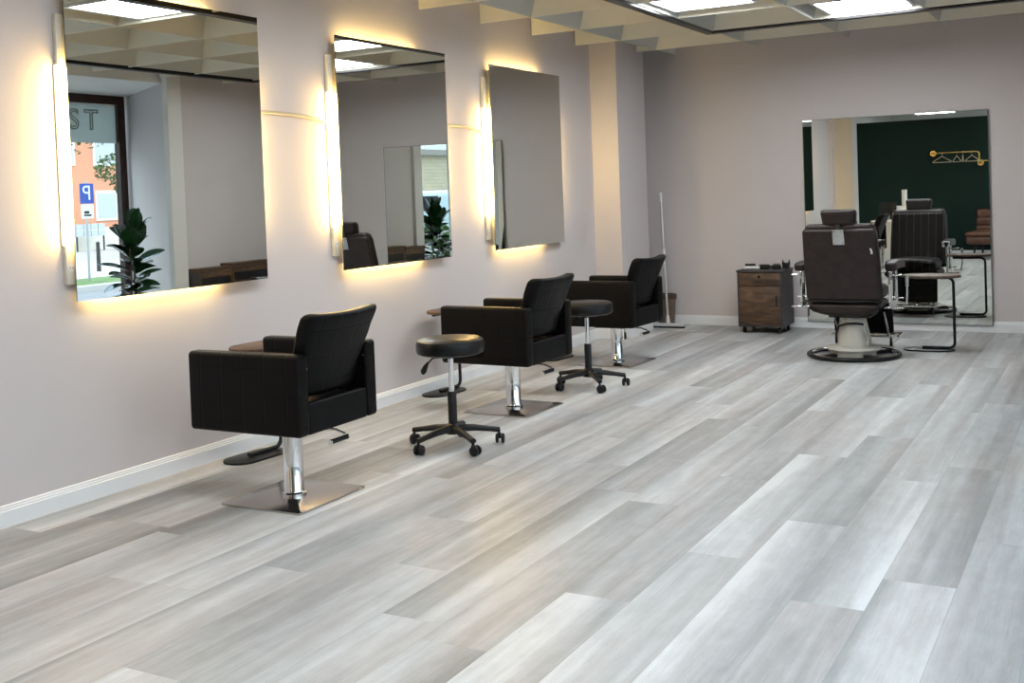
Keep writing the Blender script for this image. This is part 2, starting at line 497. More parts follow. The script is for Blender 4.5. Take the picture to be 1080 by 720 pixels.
# ------------------------------------------------------------------ ceiling grid
grid = thing('ceiling_grid', 'cream open square lattice ceiling hanging under the slab', 'ceiling grid', (0, 0, H))
tag(grid, 'cream open square lattice ceiling hanging under the slab', 'ceiling grid')
G = .863
for i in range(-1, 12):
    y = 7.505+G*(i-8)
    if y < .3: continue
    m = MB(); m.box(.02, W+.05, y, y+.014, 0, .205); m.build('cross_slat', SLAT, grid, smooth=False)
m = MB(); m.box(.02, W+.05, 10.085, 10.10, 0, .205); m.build('cross_slat', SLAT, grid, smooth=False)
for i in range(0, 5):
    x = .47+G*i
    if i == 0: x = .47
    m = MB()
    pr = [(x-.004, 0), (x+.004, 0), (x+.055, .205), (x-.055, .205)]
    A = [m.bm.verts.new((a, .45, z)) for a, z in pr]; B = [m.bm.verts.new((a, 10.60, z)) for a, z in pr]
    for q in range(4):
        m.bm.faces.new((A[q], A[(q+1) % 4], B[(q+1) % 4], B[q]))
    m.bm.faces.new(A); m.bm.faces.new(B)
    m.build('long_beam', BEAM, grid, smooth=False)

# black rectangular track under the grid
tr = thing('ceiling_track', 'black rectangular metal track frame hung below the lattice ceiling', 'ceiling track', (0, 0, 2.73))
x0, x1, y0, y1 = 1.254, 4.08, 1.2, 9.318
for b in ((x0, x0+.075, y0, y1), (x1-.075, x1, y0, y1), (x0+.075, x1-.075, y1-.075, y1), (x0+.075, x1-.075, y0, y0+.075)):
    m = MB(); m.rbox(b[0], b[1], b[2], b[3], 0, .05, .003, (1, 1, 1), 1); m.build('rail', BLACKF, tr, smooth=False)

# ceiling light panels
def ceiling_light(cx, cy, label, s=.31, z=2.772):
    t = thing('ceiling_light', label, 'ceiling light', (cx, cy, z), 0, 'square ceiling light panels')
    m = MB(); 
    for (a, b, c, d) in ((-s-.025, s+.025, -s-.025, -s), (-s-.025, s+.025, s, s+.025), (-s-.025, -s, -s, s), (s, s+.025, -s, s)):
        m.box(a, b, c, d, 0, .035)
    m.build('frame', WHITEP, t, smooth=False)
    m = MB(); m.box(-s, s, -s, s, .006, .012); m.build('diffuser', PANEL, t, smooth=False)
    m = MB(); m.box(-s, s, -s, s, .0125, .050); m.build('housing', WHITEP, t, smooth=False)
    return t
ceiling_light(1.70, 7.86, 'square white ceiling light panel nearest the mirror wall, far half of the room')
ceiling_light(2.665, 8.90, 'square white ceiling light panel in front of the barber corner')
ceiling_light(1.63, 5.44, 'square white ceiling light panel seen in the top of the first wall mirror')
ceiling_light(1.63, 3.00, 'added unseen ceiling light panel above the floor before the first chair')  # extra panel out of view, added for more light in the room
ceiling_light(3.20, 1.70, 'added unseen ceiling light panel above the entrance side', .31)  # another added panel out of view, brightens the entrance side
ceiling_light(1.22, -1.45, 'square white ceiling light panel behind the green partition, in back mirror', .36, 2.695)

# ------------------------------------------------------------------ wall mirrors with lamps
def wall_mirror(y0, y1, z0, z1, label, rot=0, bat=.74, n=1):
    yc = (y0+y1)/2
    t = thing('wall_mirror', label, 'mirror', (.060, yc, z0), R(rot), 'three frameless wall mirrors')
    hh = z1-z0; w = (y1-y0)/2
    m = MB(); m.box(-.0055, -.0005, -w, w, 0, hh); m.build('glass_edge', MEDGE, t, smooth=False)
    m = MB(); v = [m.bm.verts.new(p) for p in ((0, -w, 0), (0, w, 0), (0, w, hh), (0, -w, hh))]; m.bm.faces.new(v)
    v = [m.bm.verts.new(p) for p in ((-.0004, -w, 0), (-.0004, w, 0), (-.0004, w, hh), (-.0004, -w, hh))]; m.bm.faces.new(list(reversed(v)))
    m.build('mirror_glass', MIRROR, t, smooth=False)
    m = MB(); m.box(-.011, -.0058, -w+.01, w-.01, .01, hh-.01); m.build('backing_board', WHITEP, t, smooth=False)  # unseen white board, added to bounce lamp light out from behind the mirror
    # battens fixing the mirror to the wall, and strip lights glued behind its upper and lower rims
    for yb in (-w+2*w*bat, -w+.06):
        m = MB(); m.box(-.058, -.0112, yb, yb+.04, .04, hh-.04); m.build('mounting_batten', GREYP, t, smooth=False)
    for zz in (.030, hh-.044):
        m = MB(); m.box(-.022, -.0112, -w+.105, -w+2*w*bat-.01, zz, zz+.014); m.build('strip_light', STRIPL, t, smooth=False)
    m = MB(); m.cyl((-.030, w-.045, .30), (-.030, w-.045, hh-.36), .014, 14); m.build('tube_light', STRIPL, t)
    return t
mirrors = [(3.556, 4.888, .968, 2.470), (5.604, 6.900, .958, 2.451), (7.544, 8.798, .964, 2.433)]
names = ['large frameless wall mirror nearest the camera, reflecting the shop window and plant',
         'middle frameless wall mirror of three, reflecting barber chair and back mirror',
         'farthest frameless mirror on the left wall, beside the pilaster']
wall_mirror(*mirrors[0], names[0]); wall_mirror(*mirrors[1], names[1]); wall_mirror(*mirrors[2], names[2], .45)
lampnames = ['glowing warm vertical tube lamp at the left edge of the nearest wall mirror',
             'glowing warm vertical tube lamp at the left edge of the middle wall mirror',
             'glowing warm vertical tube lamp at the left edge of the farthest wall mirror']
for (y0, y1, z0, z1), nm, yo in zip(mirrors, lampnames, (0.02, .0, .0)):
    t = thing('mirror_lamp', nm, 'lamp', (0, y0-.020+yo, 0), 0, 'tube lamps behind the wall mirrors')
    m = MB(); m.rbox(.001, .026, -.024, .024, 1.05, 1.235, .004, (1, 1, 1), 1); m.rbox(.001, .026, -.024, .024, 2.09, 2.33, .004, (1, 1, 1), 1)
    m.box(.001, .010, -.03, .03, 1.235, 2.09)
    m.build('housing', pbr('cream_housing', (.72, .68, .58), .4), t)
    m = MB(); m.cyl((.034, 0, 1.25), (.034, 0, 2.075), .018, 16); m.build('tube', LED, t)
    s = MB(); s.cyl((.0262, 0, 1.13), (.0290, 0, 1.13), .020, 20); so = s.build('socket', WHITEP, t)
    s = MB(); s.cyl((.0292, -.008, 1.13), (.0296, -.008, 1.13), .003, 8); s.build('socket_hole', PLAST, so)
    s = MB(); s.cyl((.0292, .008, 1.13), (.0296, .008, 1.13), .003, 8); s.build('socket_hole', PLAST, so)
for (ya, yb, lab) in ((4.90, 5.565, 'pale cable duct on wall between the nearest and middle mirrors'), (6.91, 7.505, 'pale cable duct on wall between the middle and farthest mirrors')):
    m = MB(); pts = []
    for i in range(13):
        u = i/12; pts.append((.0115, ya+(yb-ya)*u, 1.935+.010*u-.050*u*u*u))
    m.tube(pts, .011, 10); o = m.build('cable_duct', pbr('beige_duct', (.42, .38, .30), .5)); tag(o, lab, 'cable duct', 'cable ducts between mirrors')

# big mirror on the back wall
t = thing('back_mirror', 'large frameless mirror on the back wall behind the barber chair', 'mirror', (2.535, D, .062))
w = .83; hh = 1.948
m = MB(); m.box(-w, w, -.0285, -.0165, 0, hh); m.build('glass_edge', MEDGE, t, smooth=False)
m = MB(); v = [m.bm.verts.new(p) for p in ((-w+.006, -.030, .004), (w-.006, -.030, .004), (w-.006, -.030, hh-.004), (-w+.006, -.030, hh-.004))]; m.bm.faces.new(v)
v = [m.bm.verts.new(p) for p in ((-w+.006, -.0290, .004), (w-.006, -.0290, .004), (w-.006, -.0290, hh-.004), (-w+.006, -.0290, hh-.004))]; m.bm.faces.new(list(reversed(v)))
m.build('mirror_glass', MIRROR, t, smooth=False)
m = MB(); m.box(-w+.05, w-.05, -.0165, -.0005, .1, hh-.1); m.build('backing_board', PLAST, t, smooth=False)

# ------------------------------------------------------------------ salon chair (front = -x)
def make_salon_chair(label):
    t = thing('salon_chair', label, 'chair', (0, 0, 0), 0, 'black hydraulic salon chairs')
    m = MB(); m.prism(rrect(.47, .50, .012), 0, .010, .002); m.build('base_plate', STEEL, t)
    m = MB(); m.lathe([(0, .010), (.058, .010), (.058, .022), (.050, .026), (.047, .030), (.047, .31), (.049, .315), (.049, .335), (0, .335)], 32)
    m.build('hydraulic_column', CHROME, t)
    m = MB(); m.box(-.13, .13, -.13, .13, .332, .347); m.build('mounting_plate', BLACKM, t, smooth=False)
    m = MB(); m.tube([(.02, .04, .322), (.10, .085, .318), (.17, .115, .310), (.215, .125, .292), (.222, .125, .280)], .006, 10)
    lv = m.build('pump_lever', CHROME, t)
    m = MB(); m.cyl((.224, .130, .276), (.214, .020, .272), .012, 14); m.build('grip', PLAST, lv)
    m = MB(); m.cyl((.2245, .136, .2762), (.224, .130, .276), .013, 14); m.build('grip_cap', CHROME, lv)
    m = MB(); m.cyl((.214, .020, .272), (.2135, .012, .2717), .013, 14); m.build('grip_cap', CHROME, lv)
    # armrests
    for s in (-1, 1):
        def fn(u, w_):
            w_ = w_.copy()
            if u.z > .2: w_.z -= (.012*max(0, (-u.x))*0)
            w_.y += .0035*s*math.cos(u.x*1.5)*math.cos(u.z*1.5)*(1 if u.y*s > 0 else 0)
            return w_
        m = MB(); ya, yb = (.220, .297) if s > 0 else (-.297, -.220)
        m.rbox(-.360, .295, ya, yb, .358, .726, .020, (8, 1, 5), 3, fn)
        m.build('armrest', LEAQ, t)
    m = MB(); m.rbox(-.335, .245, -.219, .219, .348, .440, .012, (4, 4, 1), 2); m.build('seat_base', LEA, t)
    def puff(u, w_):
        w_ = w_.copy()
        if u.z > 0: w_.z += .018*(1-u.x**2)*(1-u.y**2)
        return w_
    m = MB(); m.rbox(-.350, .215, -.218, .218, .440, .485, .020, (8, 8, 1), 3, puff); m.build('seat_cushion', SEATL, t)
    m = MB(); m.rbox(.2455, .288, -.2195, .2195, .358, .502, .012, (1, 6, 3), 3); m.build('rear_rail', LEA, t)
    # curved leaning backrest
    def bk(u, w_):
        z = w_.z; tt = (z-.52)/.37
        x = w_.x + .105*tt + .040*tt*tt + .030*(1-u.y**2) - .012
        zz = z + (.012*u.y**2 if u.z > .4 else 0)
        fl_ = 1+.15*max(0, min(1, (z-.64)/.20))
        return Vector((x, w_.y*fl_, zz))
    m = MB(); m.rbox(.140, .230, -.218, .218, .512, .895, .030, (2, 10, 10), 4, bk); m.build('backrest', LEAB, t)
    for s in (-1, 1):
        for bx_, bz_ in ((.255, .60), (.275, .655)):
            m = MB(); m.cyl((bx_, s*.2198, bz_), (bx_, s*.2135, bz_), .007, 10); m.build('bolt', CHROME, t)
    return t
c1 = make_salon_chair('black quilted salon chair nearest the camera, on square steel base')
c1.location = (.914, 4.046, 0); c1.rotation_euler.z = R(.7)
c2 = dup(c1, (.889, 6.27, 0), R(-2), 'black quilted salon chair in the middle of the row, behind the first stool')
c3 = dup(c1, (.765, 8.25, 0), R(-2.8), 'black quilted salon chair farthest along the mirror wall, before the mop')
for ch, dz in ((c2, -.030), (c3, -.038)):       # the two far chairs are pumped a little lower
    for o in ch.children:
        if not o.name.startswith(('base_plate', 'hydraulic_column')): o.location.z += dz

# ------------------------------------------------------------------ rolling stools
def make_stool(label):
    t = thing('rolling_stool', label, 'stool', (0, 0, 0), 0, 'round black rolling stools')
    m = MB(); m.lathe([(0, .525), (.17, .525), (.186, .532), (.192, .545), (.192, .585), (.186, .602), (.168, .612), (.10, .619), (0, .621)], 48)
    m.build('seat', pbr('stool_leather', (.006, .006, .0065), .36, spec=.3, bump=.1, bscale=150), t)
    m = MB(); m.box(-.06, .06, -.06, .06, .505, .526); m.build('seat_bracket', BLACKM, t, smooth=False)
    m = MB(); m.cyl((0, 0, .30), (0, 0, .51), .0155, 20); m.build('gas_piston', CHROME, t)
    m = MB(); m.lathe([(0, .08), (.025, .08), (.026, .30), (.022, .312), (0, .312)], 20); m.build('column_sleeve', PLAST, t)
    lv = MB(); lv.tube([(-.01, -.03, .508), (-.055, -.085, .500), (-.075, -.108, .470)], .005, 8); lo = lv.build('height_lever', BLACKM, t)
    m = MB(); m.tube([(-.072, -.105, .478), (-.084, -.118, .452), (-.093, -.128, .425), (-.097, -.132, .410)], .01, 10, rr=[.006, .014, .018, .009]); m.build('paddle', PLAST, lo)
    m = MB(); m.lathe([(0, .075), (.040, .075), (.045, .090), (.040, .125), (.026, .135), (0, .135)], 24); m.build('hub', PLAST, t)
    for i in range(5):
        a = R(72*i); M = Matrix.Rotation(a, 4, 'Z')
        m = MB()
        m.tube([(.02, 0, .105), (.12, 0, .100), (.20, 0, .088), (.262, 0, .078)], .02, 10, rr=[.026, .022, .018, .018], flat=.85, M=M)
        lg = m.build('leg', PLAST, t)
        m = MB(); m.cyl((.258, 0, .050), (.258, 0, .078), .008, 10, M=M)
        Mc = M @ Matrix.Translation((.262, 0, 0)) @ Matrix.Rotation(R(35+40*i), 4, 'Z')
        for s in (-1, 1):
            m.lathe([(0, 0), (.020, 0), (.0275, .004), (.0275, .014), (.022, .018), (0, .018)], 20, M=Mc @ Matrix.Translation((0.012, s*.007, .0275)) @ Matrix.Rotation(R(-90*s), 4, 'X'))
        m.box(-.010, .022, -.008, .008, .03, .056, M=Mc)
        m.build('caster', PLAST, lg)
    return t
s1 = make_stool('round black rolling stool nearest the camera, between the first two chairs')
s1.location = (1.09, 5.20, 0); s1.rotation_euler.z = R(-34)
s2 = dup(s1, (1.02, 7.15, 0), R(-48), 'round black rolling stool farther away, between the second and third chairs')

# ------------------------------------------------------------------ C-shaped side tables (tube at +y end)
def make_side_table(label):
    t = thing('side_table', label, 'table', (0, 0, 0), 0, 'C-shaped side tables')
    m = MB(); m.prism(stadium(.20, .40), 0, .012, .002); m.build('base_plate', BLACKM, t)
    r = .045
    pts = [(0, -.05, .024), (0, .165-r, .024)]+arc((0, .20-r, .024+r), r, -90, 0, 8)+arc((0, .20-r, .595-r), r, 0, 90, 8)+[(0, -.10, .595)]
    m = MB(); m.tube(pts, .0115, 12); m.build('tube_frame', BLACKM, t)
    m = MB(); m.prism(stadium(.30, .45, 16), .607, .627, .003, M=Matrix.Translation((.080, .045, 0))); m.build('table_top', TOPW, t)
    return t
t1 = make_side_table('brown topped C-shaped side table under the nearest mirror, behind first chair')
t1.location = (.17, 4.60, 0); t1.rotation_euler.z = R(-4)
t2 = dup(t1, (.125, 6.62, 0), R(-4), 'brown topped C-shaped side table under the middle mirror, behind near stool')
t3 = dup(t1, (.17, 8.32, 0), R(-4), 'brown topped C-shaped side table under the farthest mirror, mostly hidden')
t2.scale.z = .955; t3.scale.z = .95
t4 = dup(t1, (2.99, 9.52, 0), R(-90), 'C-shaped side table standing right of the barber chair')

# ------------------------------------------------------------------ drawer cabinet
cb = thing('storage_cabinet', 'small rustic brown wooden cabinet on casters by the back wall', 'cabinet', (1.385, 10.42, 0))
cw, cd = .215, .20
m = MB()
m.box(-cw, -cw+.018, -cd, cd, .06, .58); m.box(cw-.018, cw, -cd, cd, .06, .58); m.box(-cw+.018, cw-.018, -cd+.001, cd, .06, .078)
m.box(-cw+.018, cw-.018, cd-.01, cd, .078, .58); m.box(-cw+.018, cw-.018, -cd+.02, cd-.01, .435, .45)
m.build('body', RUSTD, cb, smooth=False)
m = MB(); m.rbox(-cw-.006, cw+.006, -cd-.010, cd+.004, .58, .60, .003, (1, 1, 1), 1); m.build('top_board', RUSTD, cb)
m = MB(); m.rbox(-cw+.020, cw-.020, -cd-.002, -cd+.016, .452, .574, .002, (1, 1, 1), 1); dr = m.build('drawer', RUST, cb)
m = MB(); m.rbox(-.035, .035, -cd-.018, -cd-.002, .485, .493, .003, (1, 1, 1), 1); m.build('handle', PLAST, dr)
m = MB(); m.cyl((0, -cd-.0055, .538), (0, -cd-.002, .538), .011, 16); m.build('lock', CHROME, dr)
m = MB(); m.rbox(-cw+.020, cw-.020, -cd-.002, -cd+.016, .082, .446, .002, (1, 1, 1), 1); dr = m.build('door', RUST, cb)
m = MB(); m.rbox(cw-.062, cw-.048, -cd-.020, -cd-.002, .26, .36, .003, (1, 1, 1), 1); m.build('handle', PLAST, dr)
for sx in (-1, 1):
    for sy in (-1, 1):
        m = MB(); m.cyl((sx*.17-.010, sy*.15, .026), (sx*.17+.010, sy*.15, .026), .026, 18); m.box(sx*.17-.014, sx*.17+.014, sy*.15-.012, sy*.15+.012, .035, .0605)
        m.build('caster', PLAST, cb)
# things on top of the cabinet (z = .60)
t = thing('hair_clipper', 'white and black hair clipper at left on the cabinet top', 'hair clipper', (1.285, 10.33, .60), R(8))
m = MB(); m.rbox(-.075, .075, -.022, .022, 0, .032, .014, (3, 1, 1), 3, lambda u, w_: Vector((w_.x, w_.y*(1-.2*u.x), w_.z))); m.build('body', WHITEP, t)
m = MB(); m.rbox(-.065, .035, -.020, .020, .0325, .055, .010, (3, 1, 1), 3); m.build('upper_shell', PLAST, t)
m = MB(); m.rbox(.036, .064, -.020, .020, .033, .046, .003, (1, 1, 1), 1); m.build('blade', CHROME, t)
t = thing('hair_trimmer', 'black hair trimmer lying in the middle of the cabinet top', 'hair trimmer', (1.405, 10.36, .60), R(-6))
m = MB(); m.rbox(-.055, .045, -.024, .024, 0, .046, .014, (3, 1, 1), 3); m.build('body', PLAST, t)
m = MB(); m.rbox(.0455, .062, -.020, .020, .010, .038, .003, (1, 1, 1), 1); m.build('blade', DSTEEL, t)
t = thing('shaver_case', 'black shaver case with grey lid right of the trimmer on cabinet', 'case', (1.505, 10.37, .60), R(4))
m = MB(); m.rbox(-.032, .048, -.030, .030, 0, .040, .008, (2, 2, 1), 3); m.build('body', PLAST, t)
m = MB(); m.rbox(-.022, .040, -.025, .025, .0405, .054, .006, (2, 2, 1), 2); m.build('lid', pbr('grey_lid', (.12, .10, .10), .4), t)
t = thing('clipper_guard', 'black two-pronged clipper holder at the right end of cabinet top', 'holder', (1.580, 10.46, .60))
m = MB(); m.rbox(-.034, .034, -.022, .022, 0, .062, .006, (2, 1, 2), 2, lambda u, w_: Vector((w_.x*(1.0+.12*u.z), w_.y, w_.z-(.010*(1-u.x**2) if u.z > .5 else 0)))); m.build('body', PLAST, t)
for s in (-1, 1):
    m = MB(); m.tube([(s*.029, 0, .058), (s*.031, 0, .085)], .006, 8, rr=[.008, .003]); m.build('prong', PLAST, t)

# ------------------------------------------------------------------ floor mop and bin
t = thing('floor_wiper', 'grey metal floor wiper leaning in the back corner', 'floor wiper', (.372, 10.44, 0), 0)
m = MB(); m.rbox(-.175, .178, -.024, .024, .018, .048, .006, (3, 1, 1), 2); m.build('head', pbr('light_grey_head', (.6, .6, .6), .4), t)
m = MB(); m.box(-.170, .173, -.014, .014, 0, .018); m.build('rubber_blade', PLAST, t, smooth=False)
A = Vector((0, 0, .048)); B = Vector((-.135, .255, 1.36))
m = MB(); m.tube([A, A.lerp(B, .06)], .017, 12, rr=[.022, .014]); m.build('socket', WHITEP, t)
m = MB(); m.cyl(A.lerp(B, .05), A.lerp(B, .55), .0115, 14); m.cyl(A.lerp(B, .55), B, .0095, 14); m.build('handle', SHELL, t)
m = MB(); m.cyl(A.lerp(B, .53), A.lerp(B, .565), .0145, 14); m.build('clamp', WHITEP, t)
m = MB(); m.cyl(A.lerp(B, .93), B, .012, 14); m.build('grip', WHITEP, t)
t = thing('waste_bin', 'brown waste bin in the back corner behind the wiper', 'bin', (.290, 10.61, 0))
m = MB(); m.lathe([(0, 0), (.082, 0), (.100, .27), (.100, .30), (.108, .302), (.108, .322), (.096, .322), (.080, .02), (0, .018)], 28); m.build('body', BIN, t)
m = MB(); m.lathe([(.101, .275), (.112, .277), (.112, .325), (.094, .327), (.094, .310)], 28); m.build('rim', pbr('bin_rim', (.06, .035, .022), .5), t)

# ------------------------------------------------------------------ barber chair (front = +y)
bc = thing('barber_chair', 'brown leather barber chair with headrest and round base facing the back mirror', 'barber chair', (2.485, 9.06, 0), R(0))
m = MB(); m.tube([(.352*math.cos(R(6*i)), .352*math.sin(R(6*i)), .018) for i in range(60)], .017, 10, close=True)
ring = m.build('base_ring', BLACKM, bc)
m = MB(); m.tube([(.328*math.cos(R(6*i)), .328*math.sin(R(6*i)), .024) for i in range(60)], .010, 8, close=True); m.build('chrome_band', CHROME, ring)
m = MB()
for i in range(4):
    a = R(45+90*i); m.box(.17, .338, -.028, .028, .008, .030, M=Matrix.Rotation(a, 4, 'Z'))
m.build('spoke', BLACKM, ring, smooth=False)
m = MB(); m.lathe([(0, .005), (.17, .005), (.175, .050), (.205, .056), (.212, .066), (.205, .078), (.15, .092), (0, .095)], 40); m.build('base_disc', CREAMP, bc)
m = MB(); m.lathe([(.140, .085), (.143, .10), (.125, .20), (.105, .29), (.095, .335), (0, .34)], 36); m.build('column_cover', CREAMP, bc)
m = MB(); m.tube([(-.118, -.085, .115), (-.112, -.11, .19), (-.085, -.128, .255), (-.03, -.138, .275), (.05, -.135, .280), (.105, -.12, .272)], .010, 10)
pb = m.build('pump_pedal', PLAST, bc)
m = MB(); m.tube([(.105, -.11, .25), (.125, -.10, .18), (.128, -.095, .105)], .008, 8); m.build('pedal_rod', CHROME, pb)
m = MB(); m.box(-.16, .16, -.14, .16, .325, .345); m.build('seat_frame', BLACKM, bc, smooth=False)
BX_ = -.035
def under(u, w_):
    w_ = w_.copy()
    if u.z < 0: w_.z += .045*(abs(u.x)**2.5)
    return w_
m = MB(); m.rbox(-.275+BX_, .275+BX_, -.20, .28, .338, .450, .040, (8, 6, 2), 4, under); m.build('seat_pan', BROWNL, bc)
def puff2(u, w_):
    w_ = w_.copy()
    if u.z > 0: w_.z += .022*(1-u.x**2)
    return w_
m = MB(); m.rbox(-.262+BX_, .262+BX_, -.13, .36, .451, .555, .045, (8, 6, 2), 4, puff2); m.build('seat_cushion', BROWNF, bc)
BX, BY = -.025, .13
def bback(u, w_):
    tt = (w_.z-.40)/.70
    x = w_.x*(1-.035*max(0, u.z))
    y = w_.y + BY - .17*tt + .02*u.x**2*(1 if u.y > 0 else 0) + (.022*(1-(u.x**2))*(1 if u.y > 0 else 0))
    return Vector((x+BX, y, w_.z))
m = MB(); m.rbox(-.285, .285, -.290, -.195, .470, 1.055, .055, (8, 2, 8), 5, bback); bk_ = m.build('backrest', BROWNF, bc)
def bpan(u, w_):
    tt = (w_.z-.40)/.70
    return Vector((w_.x*(1-.03*max(0, u.z))+BX, w_.y + BY - .17*tt, w_.z))
m = MB(); m.rbox(-.292, .292, -.325, -.262, .462, 1.040, .030, (6, 1, 8), 4, bpan); m.build('rear_panel', BROWNL, bc)
m = MB(); m.rbox(-.270, .270, -.300, -.19, 1.000, 1.078, .036, (6, 2, 1), 4, bpan); m.build('top_roll', BROWNL, bc)
m = MB(); m.rbox(-.290, .290, -.330, -.280, .452, .470, .006, (1, 1, 1), 1, bpan); m.build('bottom_hem', PLAST, bc)
def hd(u, w_):
    return Vector((w_.x*(1+.06*u.z)+BX, w_.y+BY-.015*u.z+.012*u.x**2, w_.z))
m = MB(); m.rbox(-.132, .132, -.480, -.385, 1.058, 1.190, .032, (6, 2, 3), 4, hd); hr = m.build('headrest', BROWNL, bc)
m = MB(); m.rbox(-.044, .044, -.331, -.3255, .915, 1.035, .002, (1, 1, 3), 1, bpan)
hp = m.build('headrest_bracket', SHELL, bc)
yb_ = lambda z: BY-.331-.17*(z-.40)/.70
for px, pz, rr_ in ((-.033, .930, .006), (.033, .930, .006), (-.033, 1.018, .006), (.033, 1.018, .006), (0, .985, .010)):
    m = MB(); m.cyl((px+BX, yb_(pz)-.004, pz), (px+BX, yb_(pz)+.001, pz), rr_, 10); m.build('bolt', CHROME, hp)
m = MB(); m.box(BX-.02, BX+.02, BY-.476, BY-.462, 1.02, 1.075); m.build('headrest_post', DSTEEL, bc, smooth=False)
m = MB(); m.rbox(.235, .250, -.328, -.3252, .84, .885, .001, (1, 1, 2), 1, bpan); m.build('maker_tag', WHITEP, bc)
for s in (-1, 1):
    m = MB(); m.rbox(BX_+s*.355-.045, BX_+s*.355+.045, -.12, .30, .690, .760, .022, (1, 6, 1), 4, lambda u, w_: Vector((w_.x, w_.y, w_.z+.010*(1-u.y**2)))); ar = m.build('armrest', BROWNL, bc)
    m = MB(); m.rbox(BX_+s*.355-.040, BX_+s*.355+.040, .300, .312, .695, .752, .004, (1, 1, 1), 2); m.build('chrome_cap', CHROME, ar)
    m = MB(); m.rbox(BX_+s*.345-.010, BX_+s*.345+.010, -.12, -.03, .44, .692, .004, (1, 1, 1), 2); m.rbox(BX_+s*.345-.010, BX_+s*.345+.010, .12, .18, .44, .692, .004, (1, 1, 1), 2)
    m.rbox(BX_+s*.345-.008, BX_+s*.345+.008, -.12, .20, .400, .45, .004, (1, 1, 1), 2)
    m.build('arm_support', CHROME, ar)
    m = MB(); m.cyl((BX_+s*.29, -.06, .40), (BX_+s*.44, -.06, .40), .008, 10); m.build('pivot_rod', CHROME, ar)
    m = MB(); m.cyl((BX_+s*.30, .05, .47), (BX_+s*.42, .05, .47), .007, 10); m.build('pivot_rod', CHROME, ar)
    m = MB(); m.cyl((BX_+s*.355, -.07, .66), (BX_+s*.43, -.07, .66), .008, 10); m.build('pivot_rod', CHROME, ar)
m = MB(); m.tube([(.36, .02, .44), (.42, -.03, .43), (.43, -.05, .52), (.43, -.05, .60)], .009, 10); lv = m.build('recline_lever', CHROME, bc)
m = MB(); m.tube([(.43, -.05, .57), (.43, -.05, .66)], .014, 10); m.build('knob', SHELL, lv)
m = MB(); m.rbox(-.24, .24, .345, .395, .135, .42, .018, (4, 1, 3), 3, lambda u, w_: Vector((w_.x, w_.y+.05*(1-u.z)*.5, w_.z))); m.build('leg_apron', LEA, bc)
m = MB(); m.rbox(-.235, .235, .42, .60, .098, .118, .008, (2, 2, 1), 2); fp = m.build('foot_plate', CHROME, bc)
m = MB()
for px in (-.16, -.05, .06, .17): m.tube([(px, .40, .175), (px+.0, .47, .145), (px, .56, .125)], .006, 8)
m.tube([(-.27, .43, .11), (-.27, .62, .112), (.27, .62, .112), (.27, .43, .11)], .009, 8)
m.build('foot_grille', CHROME, fp)
for px in (-.2, .2):
    m = MB(); m.tube([(px, .50, .10), (px, .50, .02)], .012, 10, rr=[.009, .014]); m.build('foot_stop', PLAST, fp)
    m = MB(); m.tube([(px, .20, .34), (px, .42, .12)], .010, 8); m.build('footrest_bar', CHROME, bc)

# ------------------------------------------------------------------ things seen in the mirrors
# low cabinets along the right wall
def low_cabinet(y0, y1, zt, label):
    t = thing('low_cabinet', label, 'cabinet', (4.26, y0, 0), 0, 'low dark brown cabinets along the right wall')
    w_ = y1-y0
    m = MB(); m.box(.01, .172, 0, w_, 0, zt-.03); m.build('body', RUSTD, t, smooth=False)
    m = MB(); m.box(-.01, .172, -.004, w_-.002, zt-.03, zt); m.build('top_board', RUST, t, smooth=False)
    m = MB(); m.box(0, .0095, .03, w_-.02, zt-.10, zt-.032); m.box(0, .0095, .03, w_-.02, .06, zt-.195); m.box(0, .0095, 0, .03, .06, zt-.032); m.box(0, .0095, w_-.02, w_, .06, zt-.032)
    m.build('front_panel', RUST, t, smooth=False)
    m = MB(); m.box(.006, .0098, .031, w_-.021, zt-.194, zt-.101); m.build('slot_grille', PLAST, t, smooth=False)
    return t
low_cabinet(8.57, 9.05, .735, 'low dark brown slotted cabinet beside the bay column, seen in the nearest mirror')
low_cabinet(9.06, 9.95, .762, 'longer and taller dark brown slotted cabinet along the right wall')
# rubber plant
def leaf_mesh(m, base, direction, L, wd, roll, droop=.25):
    d = Vector(direction).normalized(); up = Vector((0, 0, 1))
    s = d.cross(up)
    if s.length < .1: s = Vector((1, 0, 0))
    s.normalize(); n = s.cross(d).normalized()
    s2 = s*math.cos(roll)+n*math.sin(roll); n2 = n*math.cos(roll)-s*math.sin(roll)
    N = 7; rows = []
    for i in range(N+1):
        u = i/N; half = wd*math.sin(math.pi*min(1, u*.97+.015))**.6*(1-.1*u)
        c = Vector(base)+d*L*u+Vector((0, 0, -droop*L*u*u))
        rows.append([c-s2*half+n2*half*.25, c, c+s2*half+n2*half*.25])
    vs = [[m.bm.verts.new(p) for p in r] for r in rows]
    vt = [[m.bm.verts.new(p-n2*.0015) for p in r] for r in rows]
    for i in range(N):
        for j in range(2):
            m.bm.faces.new((vs[i][j], vs[i][j+1], vs[i+1][j+1], vs[i+1][j]))
            m.bm.faces.new((vt[i][j], vt[i+1][j], vt[i+1][j+1], vt[i][j+1]))
pl = thing('rubber_plant', 'tall rubber plant with glossy dark green leaves by the shop window', 'plant', (4.52, 7.93, 0))
m = MB(); m.lathe([(0, 0), (.14, 0), (.18, .34), (.185, .36), (.165, .36), (.16, .32), (0, .32)], 28); m.build('pot', POT, pl)
m = MB(); m.lathe([(0, .30), (.158, .325), (0, .326)], 20); m.build('soil', STEM, pl)
